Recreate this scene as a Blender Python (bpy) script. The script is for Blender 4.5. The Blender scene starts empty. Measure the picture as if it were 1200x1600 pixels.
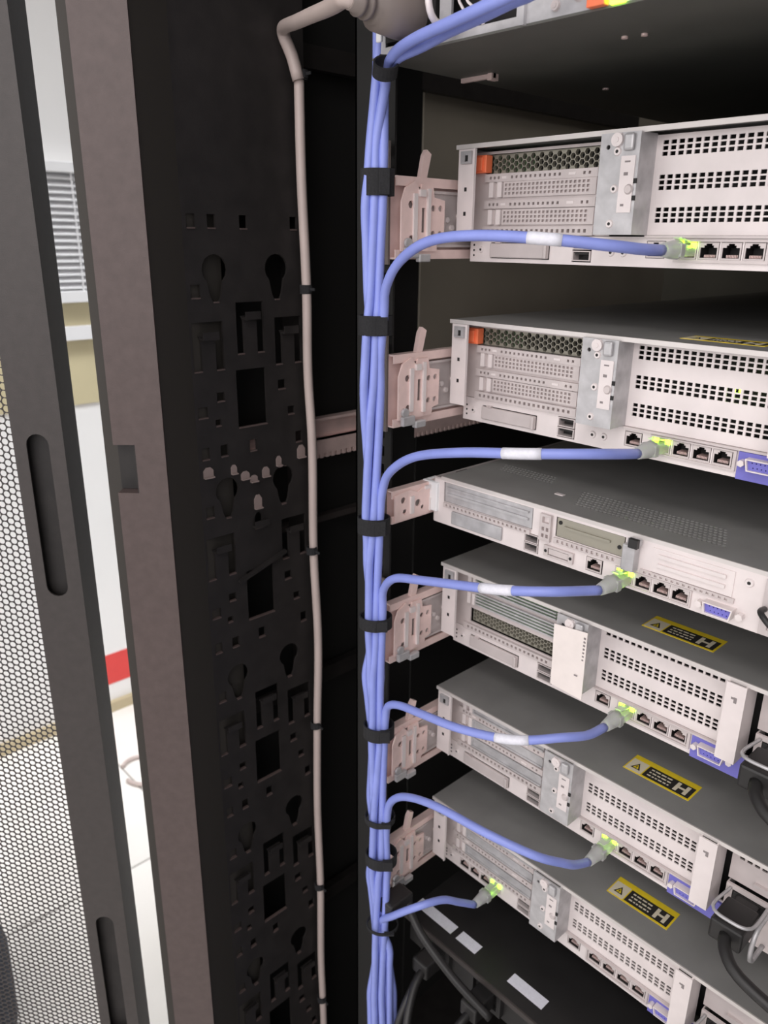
import bpy, bmesh, math, random
from mathutils import Vector, Matrix
from mathutils.geometry import tessellate_polygon

random.seed(7)
SC = bpy.context.scene
COL = SC.collection
U = 0.04445

# ------------------------------------------------------------------ camera
CAM = Vector((0.4546, -0.5028, -0.0708))
YAW, PITCH, ROLL = math.radians(46.70), math.radians(19.236), math.radians(0.603)
FW = Vector((-math.sin(YAW) * math.cos(PITCH), math.cos(YAW) * math.cos(PITCH), -math.sin(PITCH)))
RT = Vector((math.cos(YAW), math.sin(YAW), 0))
UP = RT.cross(FW)
RT2 = RT * math.cos(ROLL) + UP * math.sin(ROLL)
UP2 = -RT * math.sin(ROLL) + UP * math.cos(ROLL)
cd = bpy.data.cameras.new('camera')
cd.sensor_fit = 'VERTICAL'
cd.sensor_height = 32.0
cd.lens = 1218.5 / 1600 * 32.0
cd.clip_start = 0.01
cd.dof.use_dof = True
cd.dof.focus_distance = 0.56
cd.dof.aperture_fstop = 9.5
cam = bpy.data.objects.new('camera', cd)
COL.objects.link(cam)
cam.matrix_world = Matrix.Translation(CAM) @ Matrix((RT2, UP2, -FW)).transposed().to_4x4()
SC.camera = cam

# ------------------------------------------------------------------ world, lights, exposure
w = bpy.data.worlds.new('room_ambient')
SC.world = w
w.use_nodes = True
w.node_tree.nodes['Background'].inputs[0].default_value = (0.93, 0.96, 1.0, 1)
w.node_tree.nodes['Background'].inputs[1].default_value = 0.27


def area(name, loc, target, sx, sy, power, col):
    l = bpy.data.lights.new(name, 'AREA')
    l.shape = 'RECTANGLE'
    l.size, l.size_y, l.energy, l.color = sx, sy, power, col
    o = bpy.data.objects.new(name, l)
    COL.objects.link(o)
    o.location = loc
    o.rotation_euler = (Vector(target) - Vector(loc)).to_track_quat('-Z', 'Y').to_euler()
    return o


area('window_daylight', (1.1, -2.25, 0.48), (0.55, 0.0, 0.05), 3.2, 1.3, 27, (1.0, 0.94, 0.93))
area('side_fill_light', (-0.92, -2.3, -0.35), (-1.0, 0.2, -0.7), 0.9, 1.6, 5, (1.0, 0.985, 0.97))  # added fill for the left wall and floor; no window known here
area('aisle_ceiling_light', (0.75, -1.45, 1.32), (0.6, -0.9, -0.6), 1.2, 0.5, 8, (1.0, 0.96, 0.95))
rl = area('room_ceiling_light', (-0.50, 0.4, 1.36), (-1.12, 0.25, -1.0), 0.4, 1.6, 11, (0.96, 0.975, 1.0))
rl.data.spread = 1.05
SC.view_settings.view_transform = 'Standard'
SC.view_settings.look = 'None'
SC.view_settings.gamma = 1.0
SC.view_settings.use_curve_mapping = False
SC.view_settings.exposure = 0.55


# ------------------------------------------------------------------ materials
def mat(name, col, rough=0.5, metal=0.0, var=0.0, vscale=40.0, bump=0.0, bscale=300.0, emit=None, estr=0.0, trans=0.0, alpha=1.0):
    m = bpy.data.materials.new(name)
    m.use_nodes = True
    nt = m.node_tree
    b = nt.nodes['Principled BSDF']
    b.inputs['Base Color'].default_value = (*col, 1)
    b.inputs['Roughness'].default_value = rough
    b.inputs['Metallic'].default_value = metal
    if trans:
        b.inputs['Transmission Weight'].default_value = trans
    if alpha < 1:
        b.inputs['Alpha'].default_value = alpha
    if emit:
        b.inputs['Emission Color'].default_value = (*emit, 1)
        b.inputs['Emission Strength'].default_value = estr
    if var or bump:
        tc = nt.nodes.new('ShaderNodeTexCoord')
    if var:
        n = nt.nodes.new('ShaderNodeTexNoise')
        n.inputs['Scale'].default_value = vscale
        n.inputs['Detail'].default_value = 5
        nt.links.new(tc.outputs['Object'], n.inputs['Vector'])
        r = nt.nodes.new('ShaderNodeMapRange')
        r.inputs['From Min'].default_value, r.inputs['From Max'].default_value = 0.3, 0.7
        r.inputs['To Min'].default_value, r.inputs['To Max'].default_value = 1 - var, 1 + var
        nt.links.new(n.outputs['Fac'], r.inputs['Value'])
        mx = nt.nodes.new('ShaderNodeVectorMath')
        mx.operation = 'SCALE'
        mx.inputs[0].default_value = col
        nt.links.new(r.outputs['Result'], mx.inputs['Scale'])
        nt.links.new(mx.outputs['Vector'], b.inputs['Base Color'])
    if bump:
        n2 = nt.nodes.new('ShaderNodeTexNoise')
        n2.inputs['Scale'].default_value = bscale
        nt.links.new(tc.outputs['Object'], n2.inputs['Vector'])
        bp = nt.nodes.new('ShaderNodeBump')
        bp.inputs['Strength'].default_value = bump
        bp.inputs['Distance'].default_value = 0.0005
        nt.links.new(n2.outputs['Fac'], bp.inputs['Height'])
        nt.links.new(bp.outputs['Normal'], b.inputs['Normal'])
    return m


M = {
    'steel': mat('nickel_steel', (0.62, 0.555, 0.545), 0.42, 0.2, 0.06, 60),
    'steel_white': mat('bright_nickel', (0.79, 0.72, 0.71), 0.4, 0.1, 0.04, 60),
    'zinc': mat('galvanised_zinc', (0.52, 0.51, 0.52), 0.42, 0.35, 0.16, 90),
    'rail': mat('zinc_rail', (0.89, 0.68, 0.64), 0.4, 0.2, 0.10, 50),  # pinkish light on the rails is put into this zinc colour
    'lid': mat('server_lid_steel', (0.33, 0.325, 0.315), 0.5, 0.3, 0.08, 25, 0.12, 900),
    'lidlip': mat('lid_edge_steel', (0.68, 0.64, 0.62), 0.4, 0.3, 0.05, 40),
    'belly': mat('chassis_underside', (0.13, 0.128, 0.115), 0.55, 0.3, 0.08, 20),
    'dark': mat('dark_cavity', (0.012, 0.011, 0.011), 0.6),
    'blackplastic': mat('black_plastic', (0.018, 0.017, 0.017), 0.45, 0, 0.1, 50),
    'orange': mat('orange_plastic', (1.0, 0.23, 0.10), 0.45, 0, 0.05, 50),
    'blueplastic': mat('vga_blue_plastic', (0.17, 0.16, 0.55), 0.5, 0, 0.05, 50),
    'pcb': mat('green_circuit_board', (0.07, 0.17, 0.06), 0.5, 0, 0.25, 200),
    'honey': mat('honeycomb_steel', (0.36, 0.34, 0.28), 0.45, 0.3),
    'led': mat('green_led_on', (0.5, 1.0, 0.05), 0.4, emit=(0.42, 1.0, 0.02), estr=9.0),
    'blue': mat('blue_cable_jacket', (0.26, 0.315, 0.74), 0.42, 0, 0.05, 60, 0.05, 1500),
    'clear': mat('clear_plug_plastic', (0.80, 0.80, 0.80), 0.28, trans=0.55, alpha=0.8),
    'wrap': mat('white_cable_label', (0.78, 0.78, 0.86), 0.5, 0, 0.05, 400),
    'velcro': mat('black_velcro', (0.016, 0.016, 0.018), 0.9, 0, 0.3, 700, 0.5, 2500),
    'grey': mat('grey_cord_jacket', (0.52, 0.43, 0.40), 0.45, 0, 0.05, 30),
    'plugbrown': mat('grey_brown_plug', (0.20, 0.165, 0.15), 0.5, 0, 0.06, 30),
    'yellow': mat('label_yellow', (0.86, 0.64, 0.03), 0.5, 0, 0.06, 200),
    'cream': mat('label_cream', (0.75, 0.68, 0.52), 0.5),
    'ink': mat('label_ink', (0.03, 0.028, 0.026), 0.5),
    'paper': mat('paper_tag', (0.88, 0.80, 0.76), 0.6, 0, 0.03, 100),
    'printgrey': mat('tag_print', (0.25, 0.22, 0.22), 0.6),
    'rackblack': mat('rack_black_paint', (0.016, 0.0135, 0.013), 0.55, 0, 0.25, 60, 0.25, 900),
    'rackdoor': mat('rack_door_textured_paint', (0.050, 0.042, 0.040), 0.5, 0, 0.10, 120, 0.35, 1200),
    'rackpaint_lit': mat('rack_textured_paint_lit', (0.092, 0.066, 0.062), 0.5, 0, 0.10, 120, 0.35, 1200),  # same paint as the door, lighter to hold the stronger light
    'rackvoid': mat('rack_interior_black', (0.008, 0.0075, 0.007), 0.75),
    'blank': mat('blanking_panel_grey', (0.10, 0.095, 0.075), 0.7, 0, 0.15, 8),
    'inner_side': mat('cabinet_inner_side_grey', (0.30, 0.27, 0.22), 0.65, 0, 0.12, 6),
    'bar_bit': mat('dull_bar_metal', (0.30, 0.235, 0.22), 0.45, 0.2),
    'gasket': mat('rubber_gasket', (0.04, 0.035, 0.03), 0.7),
    'wall': mat('white_wall_paint', (0.86, 0.85, 0.84), 0.7, 0, 0.02, 5),
    'beige': mat('beige_wall_panel', (0.60, 0.53, 0.34), 0.6, 0, 0.04, 6),
    'red': mat('red_stripe', (0.72, 0.06, 0.055), 0.5, 0, 0.05, 20),
    'tile': mat('floor_tile', (0.85, 0.82, 0.78), 0.22, 0, 0.08, 3),
    'grout': mat('tile_grout', (0.36, 0.34, 0.32), 0.8),
    'skirt': mat('skirting_wood', (0.50, 0.42, 0.27), 0.5, 0, 0.08, 15),
    'louvre': mat('white_louvre', (0.85, 0.85, 0.86), 0.5),
    'cloth': mat('navy_cloth', (0.035, 0.04, 0.055), 0.9, 0, 0.2, 40, 0.4, 200),
}


# ------------------------------------------------------------------ mesh builder (millimetres in, metres out)
class MB:
    def __init__(self, oz=0.0):
        self.v, self.f, self.mi, self.oz = [], [], [], oz

    def add(self, vs, fs, m=0):
        o = len(self.v)
        self.v += [(x * .001, y * .001, (z + self.oz) * .001) for x, y, z in vs]
        self.f += [tuple(i + o for i in f) for f in fs]
        self.mi += [m] * len(fs)
        return self

    def box(self, x0, x1, y0, y1, z0, z1, m=0):
        vs = [(x, y, z) for x in (x0, x1) for y in (y0, y1) for z in (z0, z1)]
        return self.add(vs, [(0, 1, 3, 2), (4, 6, 7, 5), (0, 4, 5, 1), (2, 3, 7, 6), (0, 2, 6, 4), (1, 5, 7, 3)], m)

    def cyl(self, c, axis, r, l, n=12, m=0, r2=None):
        r2 = r if r2 is None else r2
        c = Vector(c)
        a = {'x': Vector((1, 0, 0)), 'y': Vector((0, 1, 0)), 'z': Vector((0, 0, 1))}[axis] if isinstance(axis, str) else Vector(axis).normalized()
        p = a.orthogonal().normalized()
        q = a.cross(p)
        vs = []
        for k, rr in ((0, r), (l, r2)):
            for i in range(n):
                t = 2 * math.pi * i / n
                vs.append(tuple(c + a * k + p * (rr * math.cos(t)) + q * (rr * math.sin(t))))
        fs = [(i, (i + 1) % n, n + (i + 1) % n, n + i) for i in range(n)] + [tuple(range(n))[::-1], tuple(range(n, 2 * n))]
        return self.add(vs, fs, m)

    def prism(self, poly, z0, z1, m=0):
        n = len(poly)
        vs = [(x, y, z0) for x, y in poly] + [(x, y, z1) for x, y in poly]
        return self.add(vs, [(i, (i + 1) % n, n + (i + 1) % n, n + i) for i in range(n)] + [tuple(range(n))[::-1], tuple(range(n, 2 * n))], m)

    def plate(self, outer, holes, a, b, plane='xz', m=0):
        def mp(u, v, t):
            return {'xz': (u, t, v), 'yz': (t, u, v), 'xy': (u, v, t)}[plane]
        loops = [outer] + holes
        flat = [p for lp in loops for p in lp]
        tris = tessellate_polygon([[Vector((u, v, 0)) for u, v in lp] for lp in loops])
        n = len(flat)
        vs = [mp(u, v, a) for u, v in flat] + [mp(u, v, b) for u, v in flat]
        fs = [tuple(t) for t in tris] + [tuple(i + n for i in t)[::-1] for t in tris]
        o = 0
        for lp in loops:
            k = len(lp)
            fs += [(o + i, o + (i + 1) % k, n + o + (i + 1) % k, n + o + i) for i in range(k)]
            o += k
        return self.add(vs, fs, m)

    def rects(self, x0, x1, z0, z1, holes, a, b, plane='xz', m=0):
        """flat plate with rectangular holes (hx0,hx1,hz0,hz1)"""
        def mp(u, v, t):
            return {'xz': (u, t, v), 'yz': (t, u, v), 'xy': (u, v, t)}[plane]
        us = sorted({round(k, 4) for k in [x0, x1] + [h[0] for h in holes] + [h[1] for h in holes]})
        ws = sorted({round(k, 4) for k in [z0, z1] + [h[2] for h in holes] + [h[3] for h in holes]})
        ui = {k: i for i, k in enumerate(us)}
        wi = {k: i for i, k in enumerate(ws)}
        nu, nw = len(us) - 1, len(ws) - 1
        solid = [[True] * nw for _ in range(nu)]
        for h in holes:
            for i in range(ui[round(h[0], 4)], ui[round(h[1], 4)]):
                for j in range(wi[round(h[2], 4)], wi[round(h[3], 4)]):
                    solid[i][j] = False
        idx, vs, fs = {}, [], []

        def vid(i, j, s):
            k = (i, j, s)
            if k not in idx:
                idx[k] = len(vs)
                vs.append(mp(us[i], ws[j], b if s else a))
            return idx[k]
        for i in range(nu):
            for j in range(nw):
                if not solid[i][j]:
                    continue
                q = [(i, j), (i + 1, j), (i + 1, j + 1), (i, j + 1)]
                fs.append(tuple(vid(*p, 0) for p in q))
                fs.append(tuple(vid(*p, 1) for p in q[::-1]))
                for (di, dj), (p, r) in (((0, -1), (0, 1)), ((1, 0), (1, 2)), ((0, 1), (2, 3)), ((-1, 0), (3, 0))):
                    ni, nj = i + di, j + dj
                    if not (0 <= ni < nu and 0 <= nj < nw and solid[ni][nj]):
                        fs.append((vid(*q[p], 0), vid(*q[p], 1), vid(*q[r], 1), vid(*q[r], 0)))
        return self.add(vs, fs, m)

    def tube(self, pts, r, n=10, m=0):
        pts = [Vector(p) for p in pts]
        rs = r if isinstance(r, (list, tuple)) else [r] * len(pts)
        t0 = (pts[1] - pts[0]).normalized()
        p = t0.orthogonal().normalized()
        vs = []
        for i, c in enumerate(pts):
            t = (pts[min(i + 1, len(pts) - 1)] - pts[max(i - 1, 0)]).normalized()
            p = (p - t * p.dot(t)).normalized()
            q = t.cross(p)
            for k in range(n):
                a = 2 * math.pi * k / n
                vs.append(tuple(c + p * (rs[i] * math.cos(a)) + q * (rs[i] * math.sin(a))))
        L = len(pts)
        fs = [(i * n + k, i * n + (k + 1) % n, (i + 1) * n + (k + 1) % n, (i + 1) * n + k) for i in range(L - 1) for k in range(n)]
        fs += [tuple(range(n))[::-1], tuple(range((L - 1) * n, L * n))]
        return self.add(vs, fs, m)

    def mesh(self, name, mats, smooth=False):
        me = bpy.data.meshes.new(name)
        me.from_pydata(self.v, [], self.f)
        for mm in mats:
            me.materials.append(M[mm])
        me.polygons.foreach_set('material_index', self.mi)
        bm = bmesh.new()
        bm.from_mesh(me)
        bmesh.ops.recalc_face_normals(bm, faces=bm.faces)
        bm.to_mesh(me)
        bm.free()
        if smooth:
            me.polygons.foreach_set('use_smooth', [len(p.vertices) <= 4 for p in me.polygons])
        me.update()
        return me


CACHE = {}


def link(name, me, parent=None, loc=(0, 0, 0), rot=(0, 0, 0)):
    o = bpy.data.objects.new(name, me)
    COL.objects.link(o)
    o.location = loc
    o.rotation_euler = rot
    if parent is not None:
        o.parent = parent
    return o


def part(name, mats, parent, fn, key=None, oz=0.0, smooth=False, bev=0.0, loc=(0, 0, 0)):
    if isinstance(mats, str):
        mats = [mats]
    if key is not None and key in CACHE:
        me = CACHE[key]
    else:
        b = MB(oz)
        fn(b)
        me = b.mesh(name, mats, smooth)
        if key is not None:
            CACHE[key] = me
    o = link(name, me, parent, loc)
    if bev:
        md = o.modifiers.new('bevel', 'BEVEL')
        md.width = bev * .001
        md.segments = 2
        md.limit_method = 'ANGLE'
    return o


def tag(o, label, cat, group=None):
    o['label'] = label
    o['category'] = cat
    if group:
        o['group'] = group
    return o


def thing(name, label, cat, loc=(0, 0, 0), group=None, rotz=0.0):
    o = bpy.data.objects.new(name, None)
    o.empty_display_size = 0.02
    COL.objects.link(o)
    o.location = loc
    o.rotation_euler = (0, 0, rotz)
    return tag(o, label, cat, group)


def struct(o):
    o['kind'] = 'structure'
    return o


def circle(cx, cy, r, n=14, a0=0.0):
    return [(cx + r * math.cos(a0 + 2 * math.pi * i / n), cy + r * math.sin(a0 + 2 * math.pi * i / n)) for i in range(n)]


def spline(pts, step=0.006):
    P = [Vector(p) for p in pts]
    P = [P[0] * 2 - P[1]] + P + [P[-1] * 2 - P[-2]]
    out = []
    for i in range(1, len(P) - 2):
        n = max(2, int((P[i + 1] - P[i]).length / step))
        for k in range(n):
            t = k / n
            out.append(0.5 * ((2 * P[i]) + (-P[i - 1] + P[i + 1]) * t + (2 * P[i - 1] - 5 * P[i] + 4 * P[i + 1] - P[i + 2]) * t * t
                              + (-P[i - 1] + 3 * P[i] - 3 * P[i + 1] + P[i + 2]) * t ** 3))
    out.append(P[-2])
    return out


# ================================================================== THE ROOM
FZ = -1320.0
fl = struct(part('floor', 'grout', None, lambda b: b.box(-1480, 2400, -2400, 2200, FZ - 40, FZ - 2.5)))
tile_me = MB().box(-298, 298, -298, 298, -12, 0).mesh('floor_tile', ['tile'])
for i in range(6):
    for j in range(7):
        o = link('floor_tile', tile_me, fl, (-1.447 + .3 + .6 * i, -2.29 + .3 + .6 * j + .03, FZ * .001))
        md = o.modifiers.new('bevel', 'BEVEL')
        md.width = .0015
wl = struct(part('wall_left', 'wall', None, lambda b: b.box(-1500, -1430, -2400, 2200, FZ - 40, 1400)))
part('beige_panel', 'beige', wl, lambda b: b.box(-1430, -1424, -2400, 2200, -457, -213))
part('red_stripe', 'red', wl, lambda b: b.box(-1430, -1428.5, 150, 700, -1240, -1150))
struct(part('baseboard_left', 'skirt', None, lambda b: b.box(-1430, -1415, -2400, 2200, FZ - 2, -1290), bev=2))
struct(part('ceiling', 'wall', None, lambda b: b.box(-1500, 2400, -2400, 2200, 1400, 1440)))

t = thing('cable_trunking', 'white plastic trunking running along the beige band of the far wall', 'trunking', (-1.424, 0.2, -0.282))
part('channel', 'louvre', t, lambda b: b.box(0, 22, -1200, 1200, -18, 12), bev=2)
part('cover_lid', 'louvre', t, lambda b: b.box(22, 25, -1200, 1200, -19, 13), bev=1)

t = thing('louvre_grille', 'white slatted louvre unit on the far wall seen through the door gap', 'grille', (-1.43, 0.27, -0.215))
part('backing', 'louvre', t, lambda b: b.box(0, 4, -300, 300, 0, 300))
part('head_rail', 'louvre', t, lambda b: b.box(4, 44, -300, 300, 278, 300), bev=2)
part('bottom_rail', 'louvre', t, lambda b: b.box(4, 40, -300, 300, 0, 26), bev=2)
part('divider', 'louvre', t, lambda b: b.box(31, 33, 4, 7, 20, 282))
sl = MB().add([(8, -298, 4.5), (30, -298, -6), (30, 298, -6), (8, 298, 4.5), (8, -298, 7), (30, -298, -3.5), (30, 298, -3.5), (8, 298, 7)],
              [(0, 1, 2, 3), (7, 6, 5, 4), (0, 4, 5, 1), (1, 5, 6, 2), (2, 6, 7, 3), (3, 7, 4, 0)]).mesh('slat', ['louvre'])
for k in range(17):
    link('slat', sl, t, (0, 0, .036 + .0146 * k))

t = thing('floor_cable', 'thin grey cable loop lying on the floor tiles by the far wall', 'cable', (-1.11, 0.17, FZ * .001))
part('jacket', 'grey', t, lambda b: b.tube(spline([(60 * math.cos(a) - 10, 45 * math.sin(a), 6) for a in [k * .35 for k in range(-4, 12)]], 10), 5, 8), smooth=True)

t = thing('cloth_bag', 'dark navy cloth bag standing on the floor behind the perforated door', 'bag', (-0.715, -0.355, FZ * .001))


def bag(b):
    rings = [(0, 1.0, 1.0), (40, 1.08, 1.06), (140, 1.05, 1.0), (230, .9, .8), (280, .6, .45), (300, .2, .12)]
    n = 18
    vs, fs = [], []
    for z, sx, sy in rings:
        for i in range(n):
            a = 2 * math.pi * i / n
            k = 1 + .05 * math.sin(3 * a + z * .02)
            vs.append((95 * sx * k * math.cos(a), 80 * sy * k * math.sin(a), z))
    for r in range(len(rings) - 1):
        fs += [(r * n + i, r * n + (i + 1) % n, (r + 1) * n + (i + 1) % n, (r + 1) * n + i) for i in range(n)]
    fs += [tuple(range(n))[::-1], tuple(range((len(rings) - 1) * n, len(rings) * n))]
    b.add(vs, fs)


part('body', 'cloth', t, bag, smooth=True)
part('handle', 'cloth', t, lambda b: b.tube(spline([(-40, 0, 270), (-35, 0, 340), (0, 0, 370), (35, 0, 340), (40, 0, 270)], 12), 8, 8), smooth=True)

# ================================================================== THE RACK
rack = thing('server_rack', 'tall black server rack cabinet holding the row of servers', 'server rack', (0.2225, 0.3, FZ * .001))
RO = Vector((0.2225, 0.3, FZ * .001)) * 1000


def rpart(name, mats, fn, parent=rack, **k):
    def g(b):
        fn(b)
        b.v = [(x - RO.x * .001, y - RO.y * .001, z - RO.z * .001) for x, y, z in b.v]
    return part(name, mats, parent, g, **k)


def sd(s, d):
    """point (mm) at s along the camera-right heading, d along the camera heading"""
    p = CAM * 1000 + RT * s + Vector((-math.sin(YAW), math.cos(YAW), 0)) * d
    return (p.x, p.y)


def corner_post(b):
    A, B, B2, Cc, D = sd(-183, 630), sd(-226, 630), sd(-226, 643), sd(-238, 643), sd(-238, 700)
    bk, ak = sd(-226, 690), sd(-184, 650)
    full = [A, B, bk, ak]
    cut = [A, sd(-208, 630), sd(-208, 643), sd(-226, 643), bk, ak]
    b.prism(full, FZ + 30, -276)
    b.prism(cut, -276, -234)
    b.prism(full, -234, 700)


rpart('corner_post', 'rackpaint_lit', corner_post)
rpart('latch_recess', 'rackblack', lambda b: b.prism([sd(-208.2, 641.5), sd(-226.2, 641.5), sd(-226.2, 642.9), sd(-208.2, 642.9)], -275.6, -234.4).prism([sd(-208.1, 630.6), sd(-209, 630.6), sd(-209, 642), sd(-208.1, 642)], -275.6, -234.4))
rpart('door_gasket', 'gasket', lambda b: b.prism([sd(-226.3, 643), sd(-238, 643), sd(-238, 690), sd(-226.3, 690)], FZ + 30, 700))
rpart('inner_return', 'gasket', lambda b: b.prism([sd(-183.5, 632), sd(-185.5, 652), (-215, -150), (-215, -120), (-162, -120), (-150, -162)], FZ + 30, 700))

# keyhole panel --------------------------------------------------------
holes = []
tabs = []


def hrect(y0, y1, z0, z1):
    holes.append([(y0, z0), (y1, z0), (y1, z1), (y0, z1)])


def keyhole(y, z):
    pts = []
    for i in range(13):
        a = math.radians(-50 + i * 280 / 12)
        pts.append((y + 12.5 * math.cos(a), z + 12.5 * math.sin(a)))
    pts += [(y - 5.5, z - 22), (y - 3, z - 27), (y + 3, z - 27), (y + 5.5, z - 22)]
    holes.append(pts)


for k in range(0, 6):
    dz = -197 * k
    if k >= 0:
        for y in (-154, -134.5, -103, -49.6):
            hrect(y - 4, y + 4, -63 + dz, -52 + dz)
        for y in (-134, -70):
            keyhole(y, -96 + dz)
        hrect(-158, -149, -119 + dz, -108 + dz)
        for (y0, y1, z0, z1) in ((-160, -129, -181, -139), (-115, -86, -169, -124), (-74, -44, -182, -139)):
            ym = (y0 + y1) / 2
            holes.append([(y0, z0 + dz), (ym - 7, z0 + dz), (ym - 7, z1 - 16 + dz), (ym - 9, z1 - 12 + dz), (ym + 9, z1 - 12 + dz),
                          (ym + 7, z1 - 16 + dz), (ym + 7, z0 + dz), (y1, z0 + dz), (y1, z1 + dz), (y0, z1 + dz)])
            tabs.append((ym, z1 - 13 + dz))
    hrect(-118, -86, -236 + dz, -183 + dz)
    for y, z, s in ((-154, -217, 5), (-135, -205, 4), (-68, -201, 4.5), (-58, -227, 4), (-139, -228, 3)):
        hrect(y - s, y + s, z - s + dz, z + s + dz)
# special cut-outs where the toothed bar behind shows through
for y, z, sy, sz in ((-101, -330, 4.5, 8),):
    hh = [(y - sy, z - sz), (y + sy, z - sz), (y + sy, z + sz * .5), (y + sy * .4, z + sz), (y - sy * .4, z + sz), (y - sy, z + sz * .5)]
    holes.append(hh)
# drop special holes that would overlap pattern ones
def bbox(h):
    return min(p[0] for p in h), max(p[0] for p in h), min(p[1] for p in h), max(p[1] for p in h)


keep = []
for h in holes[::-1]:
    a = bbox(h)
    if a[2] < -1200 or a[3] > 120:
        continue
    if all(a[1] + 1.2 < c[0] or c[1] + 1.2 < a[0] or a[3] + 1.2 < c[2] or c[3] + 1.2 < a[2] for c in map(bbox, keep)):
        keep.append(h)


def keypanel(b):
    b.plate([(-162, FZ + 40), (-36, FZ + 40), (-36, 600), (-162, 600)], keep, -152.5, -150, 'yz', 0)
    for h in keep:
        y0, y1, z0, z1 = bbox(h)
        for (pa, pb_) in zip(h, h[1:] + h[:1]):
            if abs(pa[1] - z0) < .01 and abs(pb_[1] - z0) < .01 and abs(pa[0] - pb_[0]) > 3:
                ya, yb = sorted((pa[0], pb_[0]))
                b.box(-152.4, -149.2, ya + .3, yb - .3, z0 - .7, z0 + .5, 1)  # lighter strip paints the lit lower edge of the hole


rpart('keyhole_panel', ['rackblack', 'rackpaint_lit'], keypanel)
for y, z, sy, sz in ((-153, -272, 5, 5), (-126, -274, 3, 4.5), (-114, -282, 4.6, 4), (-104.5, -287, 4, 3.4), (-90.6, -283, 4, 5), (-75, -275, 3, 5), (-47.7, -270, 4.6, 6.5), (-101, -311, 4.2, 7)):  # stand-ins on the panel for lit bar pieces seen through holes
    rpart('lit_bar_bit', 'bar_bit', lambda b: b.plate([(y - sy, z - sz), (y + sy, z - sz), (y + sy, z + sz * .4), (y + sy * .4, z + sz), (y - sy * .4, z + sz), (y - sy, z + sz * .4)], [], -150.2, -149, 'yz').box(-149, -146.5, y - sy, y + sy, z - sz, z - sz + 1.2))
for y, z in tabs:
    if z > -1150:
        rpart('hook_tab', 'rackblack', lambda b: b.box(-150, -144, y - 8, y + 8, z - 2, z).box(-145.2, -144, y - 8, y + 8, z, z + 5))
rpart('panel_return', 'rackblack', lambda b: b.box(-190, -150, -36, -34, FZ + 40, 600))
rpart('panel_ledge', 'rackblack', lambda b: b.add([(-150, -128, -389), (-150, -72, -371), (-150, -72, -368), (-150, -128, -386), (-145, -128, -389), (-145, -72, -371), (-145, -72, -368), (-145, -128, -386)],
      [(0, 1, 2, 3), (7, 6, 5, 4), (0, 4, 5, 1), (1, 5, 6, 2), (2, 6, 7, 3), (3, 7, 4, 0)]))


# depth bars on the cabinet side
def toothed(b):
    b.box(-206, -204, -140, 560, -300, -254)
    b.box(-204, -196, -140, 560, -277.5, -275)
    b.box(-204, -194, -140, 560, -256, -253)
    b.box(-198, -196, -140, 560, -293, -275)
    y = -138
    while y < 400:
        b.box(-198, -196, y, y + 4, -298, -293)
        y += 8


rpart('toothed_depth_bar', 'rail', toothed)
rpart('depth_bar', 'rackdoor', lambda b: b.box(-206, -196, -120, 600, -372, -365))
for zz in (-560, 100, -900):
    rpart('depth_bar', 'rackblack', lambda b: b.box(-206, -196, -120, 600, zz - 20, zz))


# 19 inch mounting posts
def post19(x0, sgn):
    def f(b):
        hs = []
        z = -1200
        while z < 500:
            hs.append((min(x0 + sgn * 8, x0 + sgn * 17), max(x0 + sgn * 8, x0 + sgn * 17), z, z + 9))
            z += 15.875
        b.rects(min(x0, x0 + sgn * 45), max(x0, x0 + sgn * 45), FZ + 40, 600, hs, -56, -54)
        b.box(min(x0 + sgn * 45, x0 + sgn * 43), max(x0 + sgn * 45, x0 + sgn * 43), -56, 16, FZ + 40, 600)
    return f


rpart('mounting_post', 'rackvoid', post19(-12, -1))
rpart('mounting_post', 'rackvoid', post19(457, 1))
rpart('side_skin', 'rackvoid', lambda b: b.box(-220, -215, -120, 180, FZ + 30, 700))
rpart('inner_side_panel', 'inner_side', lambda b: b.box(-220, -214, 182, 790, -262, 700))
rpart('inner_side_panel', 'rackvoid', lambda b: b.box(-220, -214, 182, 790, FZ + 30, -264))  # black lower part holds the shade inside the cabinet; same panel as above
rpart('side_skin', 'rackvoid', lambda b: b.box(690, 694, -190, 790, FZ + 30, 700))
rpart('roof', 'rackblack', lambda b: b.box(-242, 694, -190, 790, 700, 704))
rpart('base', 'rackblack', lambda b: b.box(-242, 694, -190, 790, FZ, FZ + 30))
rpart('front_panel', 'blank', lambda b: b.box(-214, 690, 760, 764, FZ + 30, 700))

# perforated rear door -------------------------------------------------
DO = sd(-271, 640)
door = bpy.data.objects.new('rear_door', None)
COL.objects.link(door)
door.parent = rack
door.location = ((DO[0] - RO.x) * .001, (DO[1] - RO.y) * .001, 0.03)
door.rotation_euler = (0, 0, YAW)
door['label'] = 'opened perforated rear door with dark grey frame'
ZB = -(FZ + 30)  # door local z = world z + ZB


def slot(cx, z0, z1, wd=9.5):
    pts = []
    for i in range(9):
        a = math.pi * i / 8
        pts.append((cx + wd * math.cos(a), z1 - wd + wd * math.sin(a) + ZB))
    for i in range(9):
        a = math.pi + math.pi * i / 8
        pts.append((cx + wd * math.cos(a), z0 + wd + wd * math.sin(a) + ZB))
    return pts


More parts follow.
